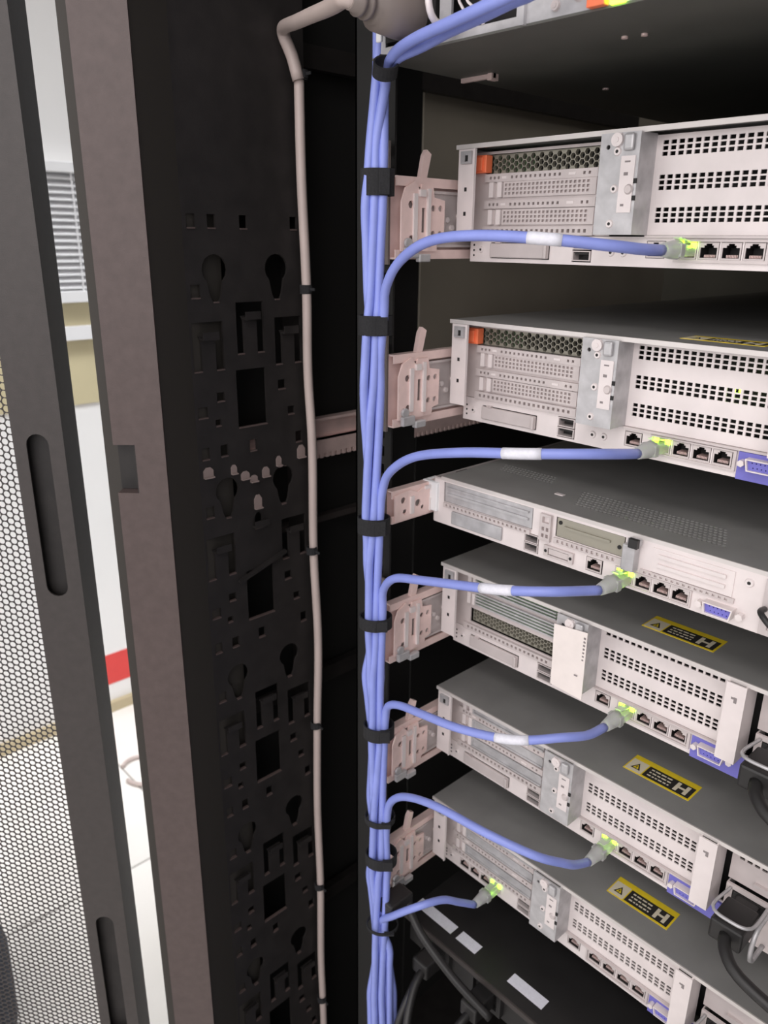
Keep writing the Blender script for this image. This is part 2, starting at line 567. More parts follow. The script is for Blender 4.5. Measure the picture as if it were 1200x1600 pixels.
part('door_stile', 'rackdoor', door, lambda b: b.plate([(-43, 0), (0, 0), (0, 1950), (-43, 1950)],
     [slot(-22.5, -378, -228), slot(-22.5, -925, -753), slot(-22.5, 150, 300)], 0, 1.5).box(-1.5, 0, 1.5, 32, 0, 1950).box(-43, -41.5, 1.5, 12, 0, 1950))
part('slot_recess', 'rackblack', door, lambda b: b.box(-40, -5, 9, 10, 2, 1948))
part('door_rail', 'rackdoor', door, lambda b: b.box(-330, -43, 0, 12, 0, 60))
part('door_rail', 'rackdoor', door, lambda b: b.box(-330, -43, 0, 12, 1890, 1950))
part('door_stile', 'rackdoor', door, lambda b: b.box(-373, -330, 0, 32, 0, 1950))


def perf():
    import numpy as np
    p = 6.25
    cw = p * math.sqrt(3) / 2
    n = 12
    ang = np.arange(n) * 2 * np.pi / n
    # hexagon cell with vertical pitch p: corners at 0,60..., so edges midpoints face up/down
    R = p / math.sqrt(3)
    hexr = np.where(np.arange(n) % 2 == 0, R, p / 2)
    ou = np.stack([hexr * np.cos(ang), hexr * np.sin(ang)], 1)
    inn = np.stack([p * .462 * np.cos(ang), p * .462 * np.sin(ang)], 1)
    cx, cz = [], []
    ncol = int(285 / cw)
    for i in range(ncol):
        x = -45.5 - cw * i
        z = 64 + (p / 2 if i % 2 else 0)
        zt = 1886
        k = int((zt - z) / p)
        # fine cells where the door is in view, from the base up to above eye level
        cx += [x] * k
        cz += list(z + p * np.arange(k))
    c = np.stack([cx, cz], 1)
    c = c[c[:, 1] < ZB + 120]
    N = len(c)
    V = np.zeros((N, 3, n, 3))
    V[:, 0, :, 0] = c[:, 0:1] + ou[:, 0]
    V[:, 0, :, 2] = c[:, 1:2] + ou[:, 1]
    V[:, 1, :, 0] = c[:, 0:1] + inn[:, 0]
    V[:, 1, :, 2] = c[:, 1:2] + inn[:, 1]
    V[:, 2] = V[:, 1]
    V[:, :2, :, 1] = 2.0
    V[:, 2, :, 1] = 3.2
    V = V.reshape(-1, 3) * .001
    i = np.arange(n)
    j = (i + 1) % n
    q = np.concatenate([np.stack([i, j, n + j, n + i], 1), np.stack([n + i, n + j, 2 * n + j, 2 * n + i], 1)])
    Fq = (q[None] + (np.arange(N) * 3 * n)[:, None, None]).reshape(-1)
    me = bpy.data.meshes.new('perforated_sheet')
    me.vertices.add(len(V))
    me.vertices.foreach_set('co', V.ravel())
    nf = len(Fq) // 4
    me.loops.add(len(Fq))
    me.loops.foreach_set('vertex_index', Fq)
    me.polygons.add(nf)
    me.polygons.foreach_set('loop_start', np.arange(nf) * 4)
    me.update()
    me.validate()
    me.materials.append(M['rackdoor'])
    return me


o = link('perforated_sheet', perf(), door)
o['kind'] = 'stuff'
part('upper_sheet', 'rackdoor', door, lambda b: b.box(-330, -43, 2, 3.2, ZB + 118, 1890))


# ================================================================== SERVERS
H2 = 87.0


def rj45(parent, x0, zt, H, y, wd=13.0, led=False, kind='ethernet_port'):
    """port whose left edge is x0, top zt (mm from the server's top)"""
    def f(b):
        cx = wd / 2
        op = [(cx - 5.6, -9.6), (cx + 5.6, -9.6), (cx + 5.6, -3.2), (cx + 3.2, -3.2), (cx + 3.2, -1.8), (cx + 2.0, -1.8), (cx + 2.0, -.7),
              (cx - 2.0, -.7), (cx - 2.0, -1.8), (cx - 3.2, -1.8), (cx - 3.2, -3.2), (cx - 5.6, -3.2)]
        b.plate([(0, -10.6), (wd, -10.6), (wd, 0), (0, 0)], [op], 0, .8, 'xz', 0)
        n = len(op)
        vs = [(u, .8, v) for u, v in op] + [(u, 12, v) for u, v in op]
        b.add(vs, [(i, (i + 1) % n, n + (i + 1) % n, n + i) for i in range(n)] + [tuple(range(n, 2 * n))], 1)
        for k in range(8):
            b.box(cx - 4 + k, cx - 3.6 + k, 3, 11, -9.4, -7.6, 2)
    o = part(kind, ['steel', 'dark', 'rail'], parent, f, key=('rj', wd))
    o.location = (x0 * .001, (y - .3) * .001, (H + zt) * .001)
    if led:
        for xx in (0.6, wd - 3.6):
            part('status_led', 'led', o, lambda b: b.box(0, 3.4, -.9, .1, -3.2, .4), key='led', loc=(xx * .001, 0, -.0004), bev=0)
    return o


def screw(parent, x, zt, y, r=2.6, H=H2, m='steel_white'):
    o = part('screw', [m, 'dark'], parent, lambda b: b.cyl((0, 0, 0), 'y', r, -1.2, 14, 0, r * .8).cyl((0, -1.25, 0), 'y', r * .4, -.15, 6, 1),
             key=('screw', r, m))
    o.location = (x * .001, y * .001, (H + zt) * .001)
    return o


def honeycomb(b, x0, x1, z0, z1, y0, y1, p=4.6):
    R = p / math.sqrt(3) * .86
    hs = []
    x, i = x0 + p * .55, 0
    while x < x1 - p * .5:
        z = z0 + p * .55 + (p / 2 if i % 2 else 0)
        while z < z1 - p * .45:
            hs.append([(x + R * math.cos(a), z + R * math.sin(a)) for a in [k * math.pi / 3 for k in range(6)]])
            z += p
        x += p * .866
        i += 1
    b.plate([(x0, z0), (x1, z0), (x1, z1), (x0, z1)], hs, y0, y1)


def warning_label(parent, H):
    """printed yellow label stuck on the lid"""
    wl_ = part('warning_label', 'yellow', parent, lambda b: b.box(193, 251, 24, 48, 0, .25), key='wlab')
    wl_.location = (0, 0, H * .001)
    part('cream_panel', 'cream', wl_, lambda b: b.box(194, 208, 25.2, 42, .25, .35), key='wl1')
    part('triangle', ['ink', 'yellow'], wl_, lambda b: b.add([(197, 29, .42), (205.5, 29, .42), (201.2, 38, .42)], [(0, 1, 2)], 0)
         .add([(198.8, 30, .47), (203.7, 30, .47), (201.2, 35.6, .47)], [(0, 1, 2)], 1).box(200.8, 201.6, 30.6, 33.8, .47, .5, 0), key='wl2')
    part('text_panel', 'ink', wl_, lambda b: b.box(209, 249.3, 26, 41.5, .25, .35), key='wl3')

    def txt(b):
        for k in range(3):
            x = 212
            while x < 230:
                L = [2.6, 4.2, 3.2, 1.8][int(x * 7 + k * 3) % 4]
                b.box(x, min(x + L, 231), 37.4 - k * 4.2, 39 - k * 4.2, .35, .4)
                x += L + 1
        b.box(235, 238, 28, 40, .35, .42).box(243, 246, 28, 40, .35, .42).box(238, 243, 32.8, 35.2, .35, .42)
    part('printed_text', 'cream', wl_, txt, key='wl4')


def psu(parent, x0, key, H=H2, zt=-43):
    p = part('power_supply', 'steel', parent, lambda b: b.rects(0, 72, -42, 0, [(5, 30, -20, -4), (40, 66, -38, -8)], 14, 16)
             .box(0, 72, 16.2, 200, -42, -41).box(0, 1, 16, 200, -42, 0).box(71, 72, 16, 200, -42, 0), key='psu')
    p.location = (x0 * .001, 0, (H + zt) * .001)

    def fan(b):
        for k in range(4):
            r = 2.5 + 3.1 * k
            b.plate(circle(53, -23, r, 20), [circle(53, -23, r - 1, 20)], 14.2, 15.4)
        b.box(52.4, 53.6, 14, 15.2, -36, -10).box(40, 66, 14, 15.2, -23.6, -22.4)
    part('fan_grille', 'steel', p, fan, key='psufan')
    part('dark_interior', 'dark', p, lambda b: b.box(1, 71, 30, 32, -41, -1), key='psuint')
    part('power_inlet', ['blackplastic', 'steel_white'], p, lambda b: b.rects(6, 29, -19.5, -4.5, [(8.5, 26.5, -17.5, -6.5)], 13, 24)
         .box(11, 12.5, 14, 22, -14, -10, 1).box(22.5, 24, 14, 22, -14, -10, 1).box(16.8, 18.2, 14, 22, -12, -8, 1), key='psuin')
    part('pull_handle', 'zinc', p, lambda b: b.tube(spline([(33, 14, -6), (33, -6, -7), (33, -12, -16), (33, -12, -28), (33, -6, -37), (33, 14, -38)], 4), 1.8, 8), key='psuh', smooth=True)
    part('release_latch', 'plugbrown', p, lambda b: b.box(1.5, 4.5, 6, 14, -36, -24), key='psul')


def server2u(label, ztop, slots, lom, tagled=False, warn=True):
    sv = thing('rack_server', label, 'server', (0, 0, ztop - H2 * .001), 'rack servers stacked in the cabinet')
    H = H2

    def P(name, mats, fn, key=None, **k):
        return part(name, mats, sv, fn, key=('2u', key or name), oz=H, **k)
    P('lid', 'lid', lambda b: b.box(0, 445, 1.2, 700, -1.4, 0).box(0, 1, 6, 700, -16, -1.4).box(444, 445, 6, 700, -16, -1.4))
    P('lid_edge', 'lidlip', lambda b: b.box(0, 445, 0, 1.2, -3.2, .1))
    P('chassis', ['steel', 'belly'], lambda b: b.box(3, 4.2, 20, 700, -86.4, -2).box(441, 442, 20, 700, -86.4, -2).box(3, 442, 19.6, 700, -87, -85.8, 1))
    P('bulkhead', 'dark', lambda b: b.box(4.5, 440, 42, 60, -85, -2))
    P('mounting_flange', 'steel_white', lambda b: b.box(3, 20, 0, 1.4, -71, -3.4).box(3, 4.4, 1.4, 20, -71, -3.4).box(19.2, 20.2, -1, 1.4, -71, -3.4))
    P('flange_latch', 'zinc', lambda b: b.box(7, 17.5, -2.4, 0, -14, -5).box(9, 12, -3.4, -2.4, -12, -7))
    P('flange_hole', 'dark', lambda b: b.box(10, 12.4, -.2, .2, -34, -31).box(10, 12.4, -.2, .2, -52, -49).box(11.5, 14.5, -2.6, -2.3, -12.5, -8))
    wins = [(16, 121, -21, -6.5)] if slots[0] in ('honey',) else []
    if slots[2] == 'honey':
        wins.append((24, 121, -58.5, -44))
    P('riser_bracket', 'steel', lambda b: b.rects(4.4, 133, -66.5, -4.5, wins, 18, 19.4), key=('rb', tuple(slots)))
    if slots[0] == 'honey':
        P('honeycomb_vent', 'honey', lambda b: honeycomb(b, 16, 122, -21, -6.5, 22.5, 26), smooth=False)
        P('circuit_card', 'pcb', lambda b: b.box(14, 52, 33, 35, -22, -5))
        P('release_tab', 'orange', lambda b: b.box(6.5, 21, 12, 20, -20, -7).box(9, 18, 10.5, 12, -18.5, -8.5), bev=.6)

    def divider(b, z0, z1):
        hs = [(x, x + 1.9, (z0 + z1) / 2 - 1, (z0 + z1) / 2 + 1) for x in [23, 27, 31] + [44 + 4.4 * k for k in range(11)] + [109, 113.5]]
        b.rects(18, 121, z0, z1, hs, 15, 17.9)
        b.box(35.5, 40, 14.6, 15, (z0 + z1) / 2 - .9, (z0 + z1) / 2 + .9, 1).box(97, 103, 14.6, 15, (z0 + z1) / 2 - .9, (z0 + z1) / 2 + .9, 1)

    def grid(b, z0, z1):
        hs = [(37.8 + 3.72 * i, 37.8 + 3.72 * i + 2.3, z0 + .6 + 3.1 * j, z0 + .6 + 3.1 * j + 1.9) for i in range(21) for j in range(3)]
        b.rects(36.4, 120, z0 - 1.2, z1 + 1.2, hs, 16, 17.9)

    def plain(b, z0, z1):
        b.box(36, 120, 15.5, 17.9, z0 - 1, z1 + 1)
        b.box(36, 120, 14.2, 15.5, z0 - 1, z0 + .6).box(36, 120, 14.2, 15.5, z1 - .6, z1 + 1).box(36, 38, 14.2, 15.5, z0, z1)
    for k, (z0, z1) in enumerate(((-20, -8), (-37.2, -28.2), (-57.4, -48.4))):
        s = slots[k]
        if s in ('grid', 'plain'):
            P('slot_cover', 'zinc' if s == 'plain' else 'steel', lambda b: (grid if s == 'grid' else plain)(b, z0, z1), key=(s, k))
            P('slot_tab', 'steel_white', lambda b: b.box(23.2, 27.4, 14.5, 17.9, z0 - 1, z1 + 1).box(31.5, 35.6, 14.5, 17.9, z0 - 1, z1 + 1), key=('tab', k))
        if s == 'green':
            P('slot_cover', ['zinc', 'pcb'], lambda b: [b.box(30, 120, 17, 17.9, z0 - 1, z1 + 1, 1)] + [b.box(30, 120, 15, 17, z0 - 1 + 3.0 * j, z0 + .4 + 3.0 * j, 0) for j in range(5)], key=(s, k))
            P('slot_tab', 'steel_white', lambda b: b.box(22, 26, 14, 17.9, z0 - 1, z1 + 1).box(28, 31, 14, 17.9, z0 - 1, z1 + 1), key=('gtab', k))
        if s == 'honey' and k == 2:
            P('honeycomb_vent', 'honey', lambda b: honeycomb(b, 24, 122, -58.5, -44, 22, 25, 3.9), key='honey3')
    if slots[0] != 'green':
        P('slot_divider', ['steel', 'steel_white'], lambda b: divider(b, -27, -21), key='div1')
        P('slot_divider', ['steel', 'steel_white'], lambda b: divider(b, -46.6, -40.5), key='div2')
    P('vent_strip', 'steel', lambda b: b.rects(18, 121, -66.4, -60, [(23 + 4.75 * k, 25.3 + 4.75 * k, -64.4, -62) for k in range(20)], 14.8, 17.9))

    # riser handle pillar
    def pillar(b):
        b.plate([(133, -66), (162.5, -66), (162.5, -2.6), (133, -2.6)],
                [circle(139, -11, 1.5)], -3, -1.6)
        b.box(161.1, 162.5, -1.6, 18, -66, -2.6).box(133, 134.4, -1.6, 18, -66, -2.6)
        b.box(134.4, 161, 6, 7, -65, -3)
    P('riser_handle', 'zinc', pillar)
    P('handle_strip', 'steel_white', lambda b: b.box(150, 160.4, -3.7, -3, -52, -17))
    P('strip_marking', 'printgrey', lambda b: b.box(153, 157, -3.9, -3.7, -21, -20).box(153, 156, -3.9, -3.7, -29, -27).box(152.6, 155, -3.9, -3.7, -48, -46.5))
    P('handle_notch', 'dark', lambda b: b.box(160.6, 162.8, -4, -2.8, -34, -31).box(160.6, 162.8, -4, -2.8, -44.5, -41.5))
    P('hinge_boss', 'steel_white', lambda b: b.cyl((146.2, -3, -7), 'y', 4.2, -2.4, 18).cyl((146.2, -5.4, -7), 'y', 1.6, -.5, 12).box(143.6, 148.8, -4.6, -3, -7, -3))
    P('hinge_knuckle', 'zinc', lambda b: b.box(151.5, 159, -6, -3, -14, -3.4), bev=1.6)
    P('rivet', 'steel', lambda b: b.cyl((157.6, -3.7, -37.6), 'y', 3.3, -1.2, 16, 0, 2.4))
    for (x, z) in ((146.5, -14), (146.5, -37), (145.6, -59)):
        screw(sv, x, z, -3, 2.9)
    # secondary riser vent
    hs = [(167 + 5.55 * i, 167 + 5.55 * i + 3.8, g - 3.5 * j - 2.5, g - 3.5 * j) for i in range(18) for g in (-7, -28, -48.4) for j in range(3)]
    P('vent_panel', 'steel_white', lambda b: b.rects(162.5, 272, -66, -3.6, hs, 18, 19.2))
    P('vent_panel_lip', 'steel', lambda b: b.box(162.5, 275, 15, 18, -67.6, -66.2))
    # second handle
    P('riser_handle', 'steel_white', lambda b: b.box(274, 288, -3, -1.6, -64.5, -2.6).box(286.6, 288, -1.6, 18, -64.5, -2.6).box(274, 275.4, -1.6, 18, -64.5, -2.6), key='h2')
    P('handle_marking', 'printgrey', lambda b: b.box(280.5, 282.6, -3.2, -3, -17, -12.6).box(278.5, 280.4, -3.2, -3, -14.4, -12.8))
    # bottom rear panel
    bh = [(103.5, 120, -85, -68.5), (163.3, 177.5, -81, -69.6), (186.3, 200, -81, -70), (201, 214.8, -81, -70), (215.9, 229.6, -81, -70), (230.7, 244.6, -81, -70)]
    if lom == 'ports':
        bh += [(27 + 14.2 * k, 40 + 14.2 * k, -83, -72) for k in range(4)]
    else:
        bh += [(25.5, 83, -84, -71.8)]
    P('rear_panel', 'steel_white', lambda b: b.rects(3.5, 293, -87, -67, bh, 18, 19.4), key=('rear', lom), bev=0)
    P('vent_dots', 'dark', lambda b: [b.cyl((7.6, 18.05, z), 'y', .9, -.2, 8) for z in (-74, -78, -82)])
    screw(sv, 15.3, -77.5, 18, 2.6)
    screw(sv, 136.2, -77.7, 18, 3)
    screw(sv, 146, -77.8, 18, 3)
    if lom == 'cover':
        P('network_slot_cover', 'steel', lambda b: b.box(26, 82.5, 15.5, 18.4, -83.4, -72.4).box(79.5, 82.5, 13.5, 15.5, -83.4, -72.4), bev=.8)
        for k in range(3):
            P('slot_clip', 'steel_white', lambda b: b.box(32 + 15 * k, 37 + 15 * k, 14.8, 17.5, -72.6, -71))
    else:
        for k in range(4):
            rj45(sv, 27 + 14.2 * k, -72, H, 18, led=(k == 3))
    for k in range(2):
        up = P('usb_port', ['steel', 'dark', 'steel_white'], lambda b: b.rects(104, 119.5, -76.2 - 8 * k, -69 - 8 * k, [(105, 118.5, -75.4 - 8 * k, -69.8 - 8 * k)], 17.2, 26, 'xz', 0)
               .box(105, 118.5, 25, 26, -75.4 - 8 * k, -69.8 - 8 * k, 1).box(106, 117.5, 18, 25, -71.6 - 8 * k, -70.2 - 8 * k, 1), key=('usb', k))
    P('port_shield', 'steel', lambda b: b.rects(184.6, 247.4, -83, -68.6, [(186, 245.6, -81.4, -69.8)], 16.4, 18.2))
    rj45(sv, 163.9, -70, H, 18)
    for k, x in enumerate((186.6, 201.4, 216.2, 231.1)):
        rj45(sv, x, -70.3, H, 18, led=(k == 0 and lom != 'ports'))
    # display connector
    P('display_plate', 'blueplastic', lambda b: b.box(249, 292, 15.6, 18, -87.2, -68), bev=.4)

    def vga(b):
        o = [(257, -78.4), (258.6, -70.8), (275.4, -70.8), (273.8, -78.4)]
        o = [(257.8, -79), (256.2, -70.8), (276.6, -70.8), (275, -79)]
        i_ = [(258.6, -78.2), (257.2, -71.6), (275.6, -71.6), (274.2, -78.2)]
        b.plate(o, [i_], 9, 15.6, 'xz', 0)
        b.plate(i_, [circle(260.5 + 2.75 * k, -73.2, .5, 6) for k in range(5)] + [circle(261.5 + 2.75 * k, -76.4, .5, 6) for k in range(5)], 11, 15.6, 'xz', 1)
    P('vga_connector', ['steel_white', 'blueplastic'], vga)
    for x in (253, 279.8):
        P('jack_screw', 'steel_white', lambda b: b.cyl((x, 15.6, -75), 'y', 2.4, -5, 6), key=('jack', x))
    # power side
    eh = [(298 + 5.55 * i, 301.8 + 5.55 * i, g - 3.5 * j - 2.5, g - 3.5 * j) for i in range(24) for g in (-11,) for j in range(3)]
    P('expansion_cover', 'steel', lambda b: b.rects(292.5, 440, -41.5, -3.6, eh, 18, 19.4).box(312, 430, 15, 18, -36, -33))
    psu(sv, 293.5, 'a')
    psu(sv, 367, 'b')
    if warn:
        warning_label(sv, H)
    if tagled:
        P('activity_led', 'led', lambda b: b.box(240.6, 243.4, 20.5, 22, -30.4, -28))
    return sv


Z1, Z2, Z3, Z4, Z5, Z6 = 0.0, -3 * U, -6 * U, -8 * U, -11 * U, -14 * U
S1 = server2u('silver rack server at eye level with a bright orange tab, above the dull-tabbed one', Z1, ('honey', 'grid', 'grid'), 'cover', warn=False)
S2 = server2u('silver rack server with dull orange tab, directly above the thin perforated-lid server', Z2, ('honey', 'grid', 'grid'), 'cover', tagled=True)
S4 = server2u('silver rack server with a white paper tag hanging on its middle handle', Z4, ('green', 'green', 'honey'), 'cover')
S5 = server2u('rack server below the paper-tagged one, black power cord plugged into its right side', Z5, ('plain', 'plain', 'plain'), 'cover')
S6 = server2u('lowest rack server in view, right above the black unit with white stickers', Z6, ('plain', 'plain', 'plain'), 'ports')


# ---- thin 1U server --------------------------------------------------
def server1u():
    H = 43.0
    sv = thing('rack_server', 'thin one-unit rack server with perforated lid and blue display port, between thicker servers', 'server',
               (0, -0.015, Z3 - H * .001), 'rack servers stacked in the cabinet')

    def P(name, mats, fn, **k):
        return part(name, mats, sv, fn, oz=H, **k)
    lh = []
    for i in range(34):
        for j in range(7):
            x, y = 132 + 3.6 * i - 2.2 * j, 22 + 5.2 * j
            lh.append([(x, y), (x + 2.5, y), (x + 2.5, y + 2.8), (x, y + 2.8)])
    for i in range(16):
        for j in range(4):
            x, y = 30 + 3.6 * i - 2.2 * j, 55 + 5.2 * j
            lh.append([(x, y), (x + 2.5, y), (x + 2.5, y + 2.8), (x, y + 2.8)])
    P('lid', 'lid', lambda b: b.plate([(10, 1), (440, 1), (440, 700), (10, 700)], lh, -1.3, 0, 'xy'))
    P('lid_edge', 'lidlip', lambda b: b.box(10, 440, 0, 1.2, -3, .1))
    P('lid_glint', 'steel_white', lambda b: b.box(106, 114, 33, 37, 0, .6))  # bright patch paints a small reflection on the lid
    P('chassis', ['steel', 'belly'], lambda b: b.box(2, 3, 1.5, 700, -42.5, -1.5).box(439, 440, 2, 700, -42.5, -1.5).box(2, 440, 1.5, 700, -43, -42, 1).box(2, 10, .2, 1.4, -42.5, -1.4))
    P('bulkhead', 'dark', lambda b: b.box(4, 438, 26, 40, -42, -2))
    P('rail_catch', 'louvre', lambda b: b.box(-10, 8, -3, 2, -33, -6).box(-10, -6, 2, 14, -33, -6), bev=1)
    rh = [(14, 110, -22, -4), (103, 117.5, -41, -25.5), (132, 192, -21, -5), (161.5, 176, -40, -28.5), (188, 201.4, -40, -29.4), (202.2, 215.6, -40, -29.4), (216.4, 229.8, -40, -29.4), (230.6, 244, -40, -29.4)]
    P('rear_panel', 'steel_white', lambda b: b.rects(3, 292, -43, -3, rh, 0, 1.3))
    P('slot_cover', 'zinc', lambda b: b.box(15, 109, .6, 2, -21.6, -4.4).box(18, 106, -1.4, .6, -9, -7.6).box(18, 106, -1.4, .6, -15, -13))
    P('vent_strip', 'steel', lambda b: b.rects(15, 109, -26.4, -22.2, [(18 + 4.5 * k, 20.2 + 4.5 * k, -25.2, -23.2) for k in range(20)], -2, -.2))
    P('network_slot_cover', 'zinc', lambda b: b.box(25, 81, -2.2, .4, -40, -28), bev=1)
    for k in range(2):
        P('usb_port', ['steel', 'dark'], lambda b: b.rects(103.6, 117, -33 - 7.5 * k, -26 - 7.5 * k, [(104.5, 116.2, -32.2 - 7.5 * k, -26.8 - 7.5 * k)], -.6, 8, 'xz', 0).box(104.5, 116.2, 7, 8, -32.2 - 7.5 * k, -26.8 - 7.5 * k, 1)
          .box(105.5, 115, .5, 7, -28.8 - 7.5 * k, -27.4 - 7.5 * k, 1))
    P('vent_column', 'steel', lambda b: b.rects(118.5, 129, -27, -5, [(121, 123.4, -24 + 5.5 * k, -21 + 5.5 * k) for k in range(2)] + [(125, 127.4, -24 + 5.5 * k, -21 + 5.5 * k) for k in range(2)] + [(121, 127.4, -12, -7)], -3, -.2))
    P('slot_cover', 'honey', lambda b: b.box(133, 191, .4, 1.6, -20.6, -5.4).box(140, 180, -1.2, .4, -12.6, -10.8))
    P('slot_screw', 'dark', lambda b: b.cyl((136, .3, -9), 'y', 1.6, -.6, 10).cyl((187.5, .3, -14), 'y', 1.6, -.6, 10))
    P('vent_strip', 'steel', lambda b: b.rects(132, 192, -26.4, -21.6, [(135 + 4.4 * k, 137.2 + 4.4 * k, -25.2, -22.8) for k in range(12)], -2, -.2))
    P('serial_port', ['steel', 'blackplastic'], lambda b: b.rects(124, 151, -39, -30, [(128, 147, -37.4, -31.6)], -2.4, -.1, 'xz', 0).box(128.6, 146.4, -1.8, -.2, -36.8, -32.2, 0))
    P('serial_screw', 'dark', lambda b: b.cyl((126, -2.5, -34.5), 'y', 1.3, -.3, 8).cyl((149, -2.5, -34.5), 'y', 1.3, -.3, 8))
    rj45(sv, 162, -28.8, H, 0)
    for k, x in enumerate((188.2, 202.4, 216.6, 230.8)):
        rj45(sv, x, -29.6, H, 0, led=(k == 0))
    P('port_shield', 'steel', lambda b: b.rects(186.6, 245.6, -41.4, -28.4, [(188, 244.4, -40.2, -29.4)], -1.2, .1))

    def vga(b):
        o = [(257.4, -38.6), (256, -30.6), (276.4, -30.6), (275, -38.6)]
        i_ = [(258.3, -37.8), (257, -31.4), (275.4, -31.4), (274.1, -37.8)]
        b.plate(o, [i_], -7, 0, 'xz', 0)
        b.plate(i_, [circle(260.5 + 2.75 * k, -33, .5, 6) for k in range(5)] + [circle(261.5 + 2.75 * k, -36.2, .5, 6) for k in range(5)], -5, 0, 'xz', 1)
    P('vga_connector', ['steel_white', 'blueplastic'], vga)
    for x in (252.4, 280):
        P('jack_screw', 'steel_white', lambda b: b.cyl((x, 0, -34.6), 'y', 2.6, -5, 6))
    P('riser_latch', 'zinc', lambda b: b.box(194, 204, -8, 0, -27, -7).box(196, 206, -6, -1, -7, -2.5), bev=.8)
    P('latch_clip', 'blackplastic', lambda b: b.box(199, 206, -9.5, -6, -8, -1.4))
    P('slot_cover', 'steel_white', lambda b: b.box(214, 272, -.8, 0, -24, -6).box(219, 267, -2.6, -.8, -12, -9.5).box(219, 267, -2.6, -.8, -19, -16.5))
    P('vent_strip', 'steel', lambda b: b.rects(206, 274, -28, -24.4, [(209 + 4.2 * k, 211 + 4.2 * k, -27, -25.4) for k in range(15)], -1.6, -.1))
    screw(sv, 281.5, -10.5, 0, 3.2, H)
    P('power_supply', ['steel', 'dark'], lambda b: b.rects(292, 362, -42, -4, [(297, 330, -38, -10)], -2, 0, 'xz', 0).box(292, 362, 0, 180, -42, -41).box(297, 330, 4, 5, -38, -10, 1))
    P('power_supply', ['steel', 'dark'], lambda b: b.rects(364, 436, -42, -4, [(370, 402, -38, -10)], -2, 0, 'xz', 0).box(364, 436, 0, 180, -42, -41).box(370, 402, 4, 5, -38, -10, 1))
    P('fan_grille', ['dark', 'steel'], lambda b: [b.box(297, 330, 3, 4, -38, -10, 0)] + [b.box(297 + 4.2 * k, 298.2 + 4.2 * k, -1, 1, -38, -10, 1) for k in range(8)])
    P('cord_clip', 'blackplastic', lambda b: b.tube(spline([(294, -2, -24), (296, -14, -22), (306, -18, -28), (316, -14, -36), (318, -2, -38)], 3), 2, 8), smooth=True)
    return sv


S3 = server1u()


# ---- server at the very top -----------------------------------------
def server_top():
    H = H2
    sv = thing('rack_server', 'rack server at the very top edge, showing its dark underside', 'server', (0, -0.09, 3 * U - H * .001), 'rack servers stacked in the cabinet')

    def P(name, mats, fn, **k):
        return part(name, mats, sv, fn, oz=H, **k)
    P('lid', 'lid', lambda b: b.box(0, 445, 1.2, 780, -1.4, 0))
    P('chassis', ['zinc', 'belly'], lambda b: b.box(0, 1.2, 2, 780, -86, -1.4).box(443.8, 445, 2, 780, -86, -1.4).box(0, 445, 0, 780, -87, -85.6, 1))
    P('underside_bracket', 'rail', lambda b: b.box(2, 34, 90, 93, -90, -87).box(30, 34, 88, 96, -91.5, -87))
    P('underside_screw', 'rail', lambda b: b.cyl((160, 60, -87), 'z', 2, -1.2, 10).cyl((172, 62, -87), 'z', 2, -1.2, 10).cyl((300, 130, -87), 'z', 2.6, -1.2, 10).cyl((60, 200, -87), 'z', 2.6, -1.2, 10))
    P('bulkhead', 'dark', lambda b: b.box(2, 443, 30, 40, -85, -2))
    P('rear_panel', 'zinc', lambda b: b.rects(131, 443, -85.6, -2, [(223.5, 236.5, -56.8, -46.2), (239.5, 252.5, -56.8, -46.2)], 0, 1.4).box(130.4, 132, -3, 0, -86.5, -2))
    for x, z in ((152, -80), (158, -70), (167, -77), (172, -66), (146, -66), (181, -73)):
        P('boss', 'steel', lambda b: b.cyl((x, 0, z), 'y', 4 if x != 152 else 3, -1.6, 14, 0, 2.6).cyl((x, -1.7, z), 'y', 1.4, -.2, 8))
    for xx in (223.5, 239.5):
        rj45(sv, xx, -46.2, H, 0)
    P('release_tab', 'orange', lambda b: b.box(175, 186, -5, 0, -86, -78), bev=.6)
    P('status_led', 'led', lambda b: b.box(188, 196, -1.5, 0, -86, -81))
    # power supply on the left with cord inlet and ring handle
    p = P('power_supply', ['zinc', 'dark'], lambda b: b.rects(4, 128, -85.6, -2, [(10, 60, -80, -40), (70, 122, -80, -26)], 3, 5, 'xz', 0).box(6, 126, 14, 16, -84, -4, 1))
    part('ring_handle', 'steel_white', p, lambda b: b.tube(spline([(76, 3, -52), (76, -18, -54), (76, -24, -66), (76, -18, -78), (76, 3, -80)], 3), 2.2, 8), oz=H, smooth=True)

    def fan(b):
        for k in range(5):
            r = 4 + 5 * k
            b.plate(circle(97, -53, r, 24), [circle(97, -53, r - 1.4, 24)], 2.4, 3.4)
        b.box(96, 98, 2, 3, -80, -27).box(70, 122, 2, 3, -54, -52)
    part('fan_grille', 'steel_white', p, fan, oz=H)
    part('power_inlet', 'blackplastic', p, lambda b: b.rects(12, 58, -78, -44, [(17, 53, -73, -49)], 1, 12), oz=H)
    return sv


S0 = server_top()

# ---- black unit at the bottom ---------------------------------------
pd = thing('power_distribution_unit', 'black rack unit with white stickers at the bottom under the servers', 'power unit', (0, -0.036, -0.80))


def Q(name, mats, fn, **k):
    return part(name, mats, pd, fn, **k)


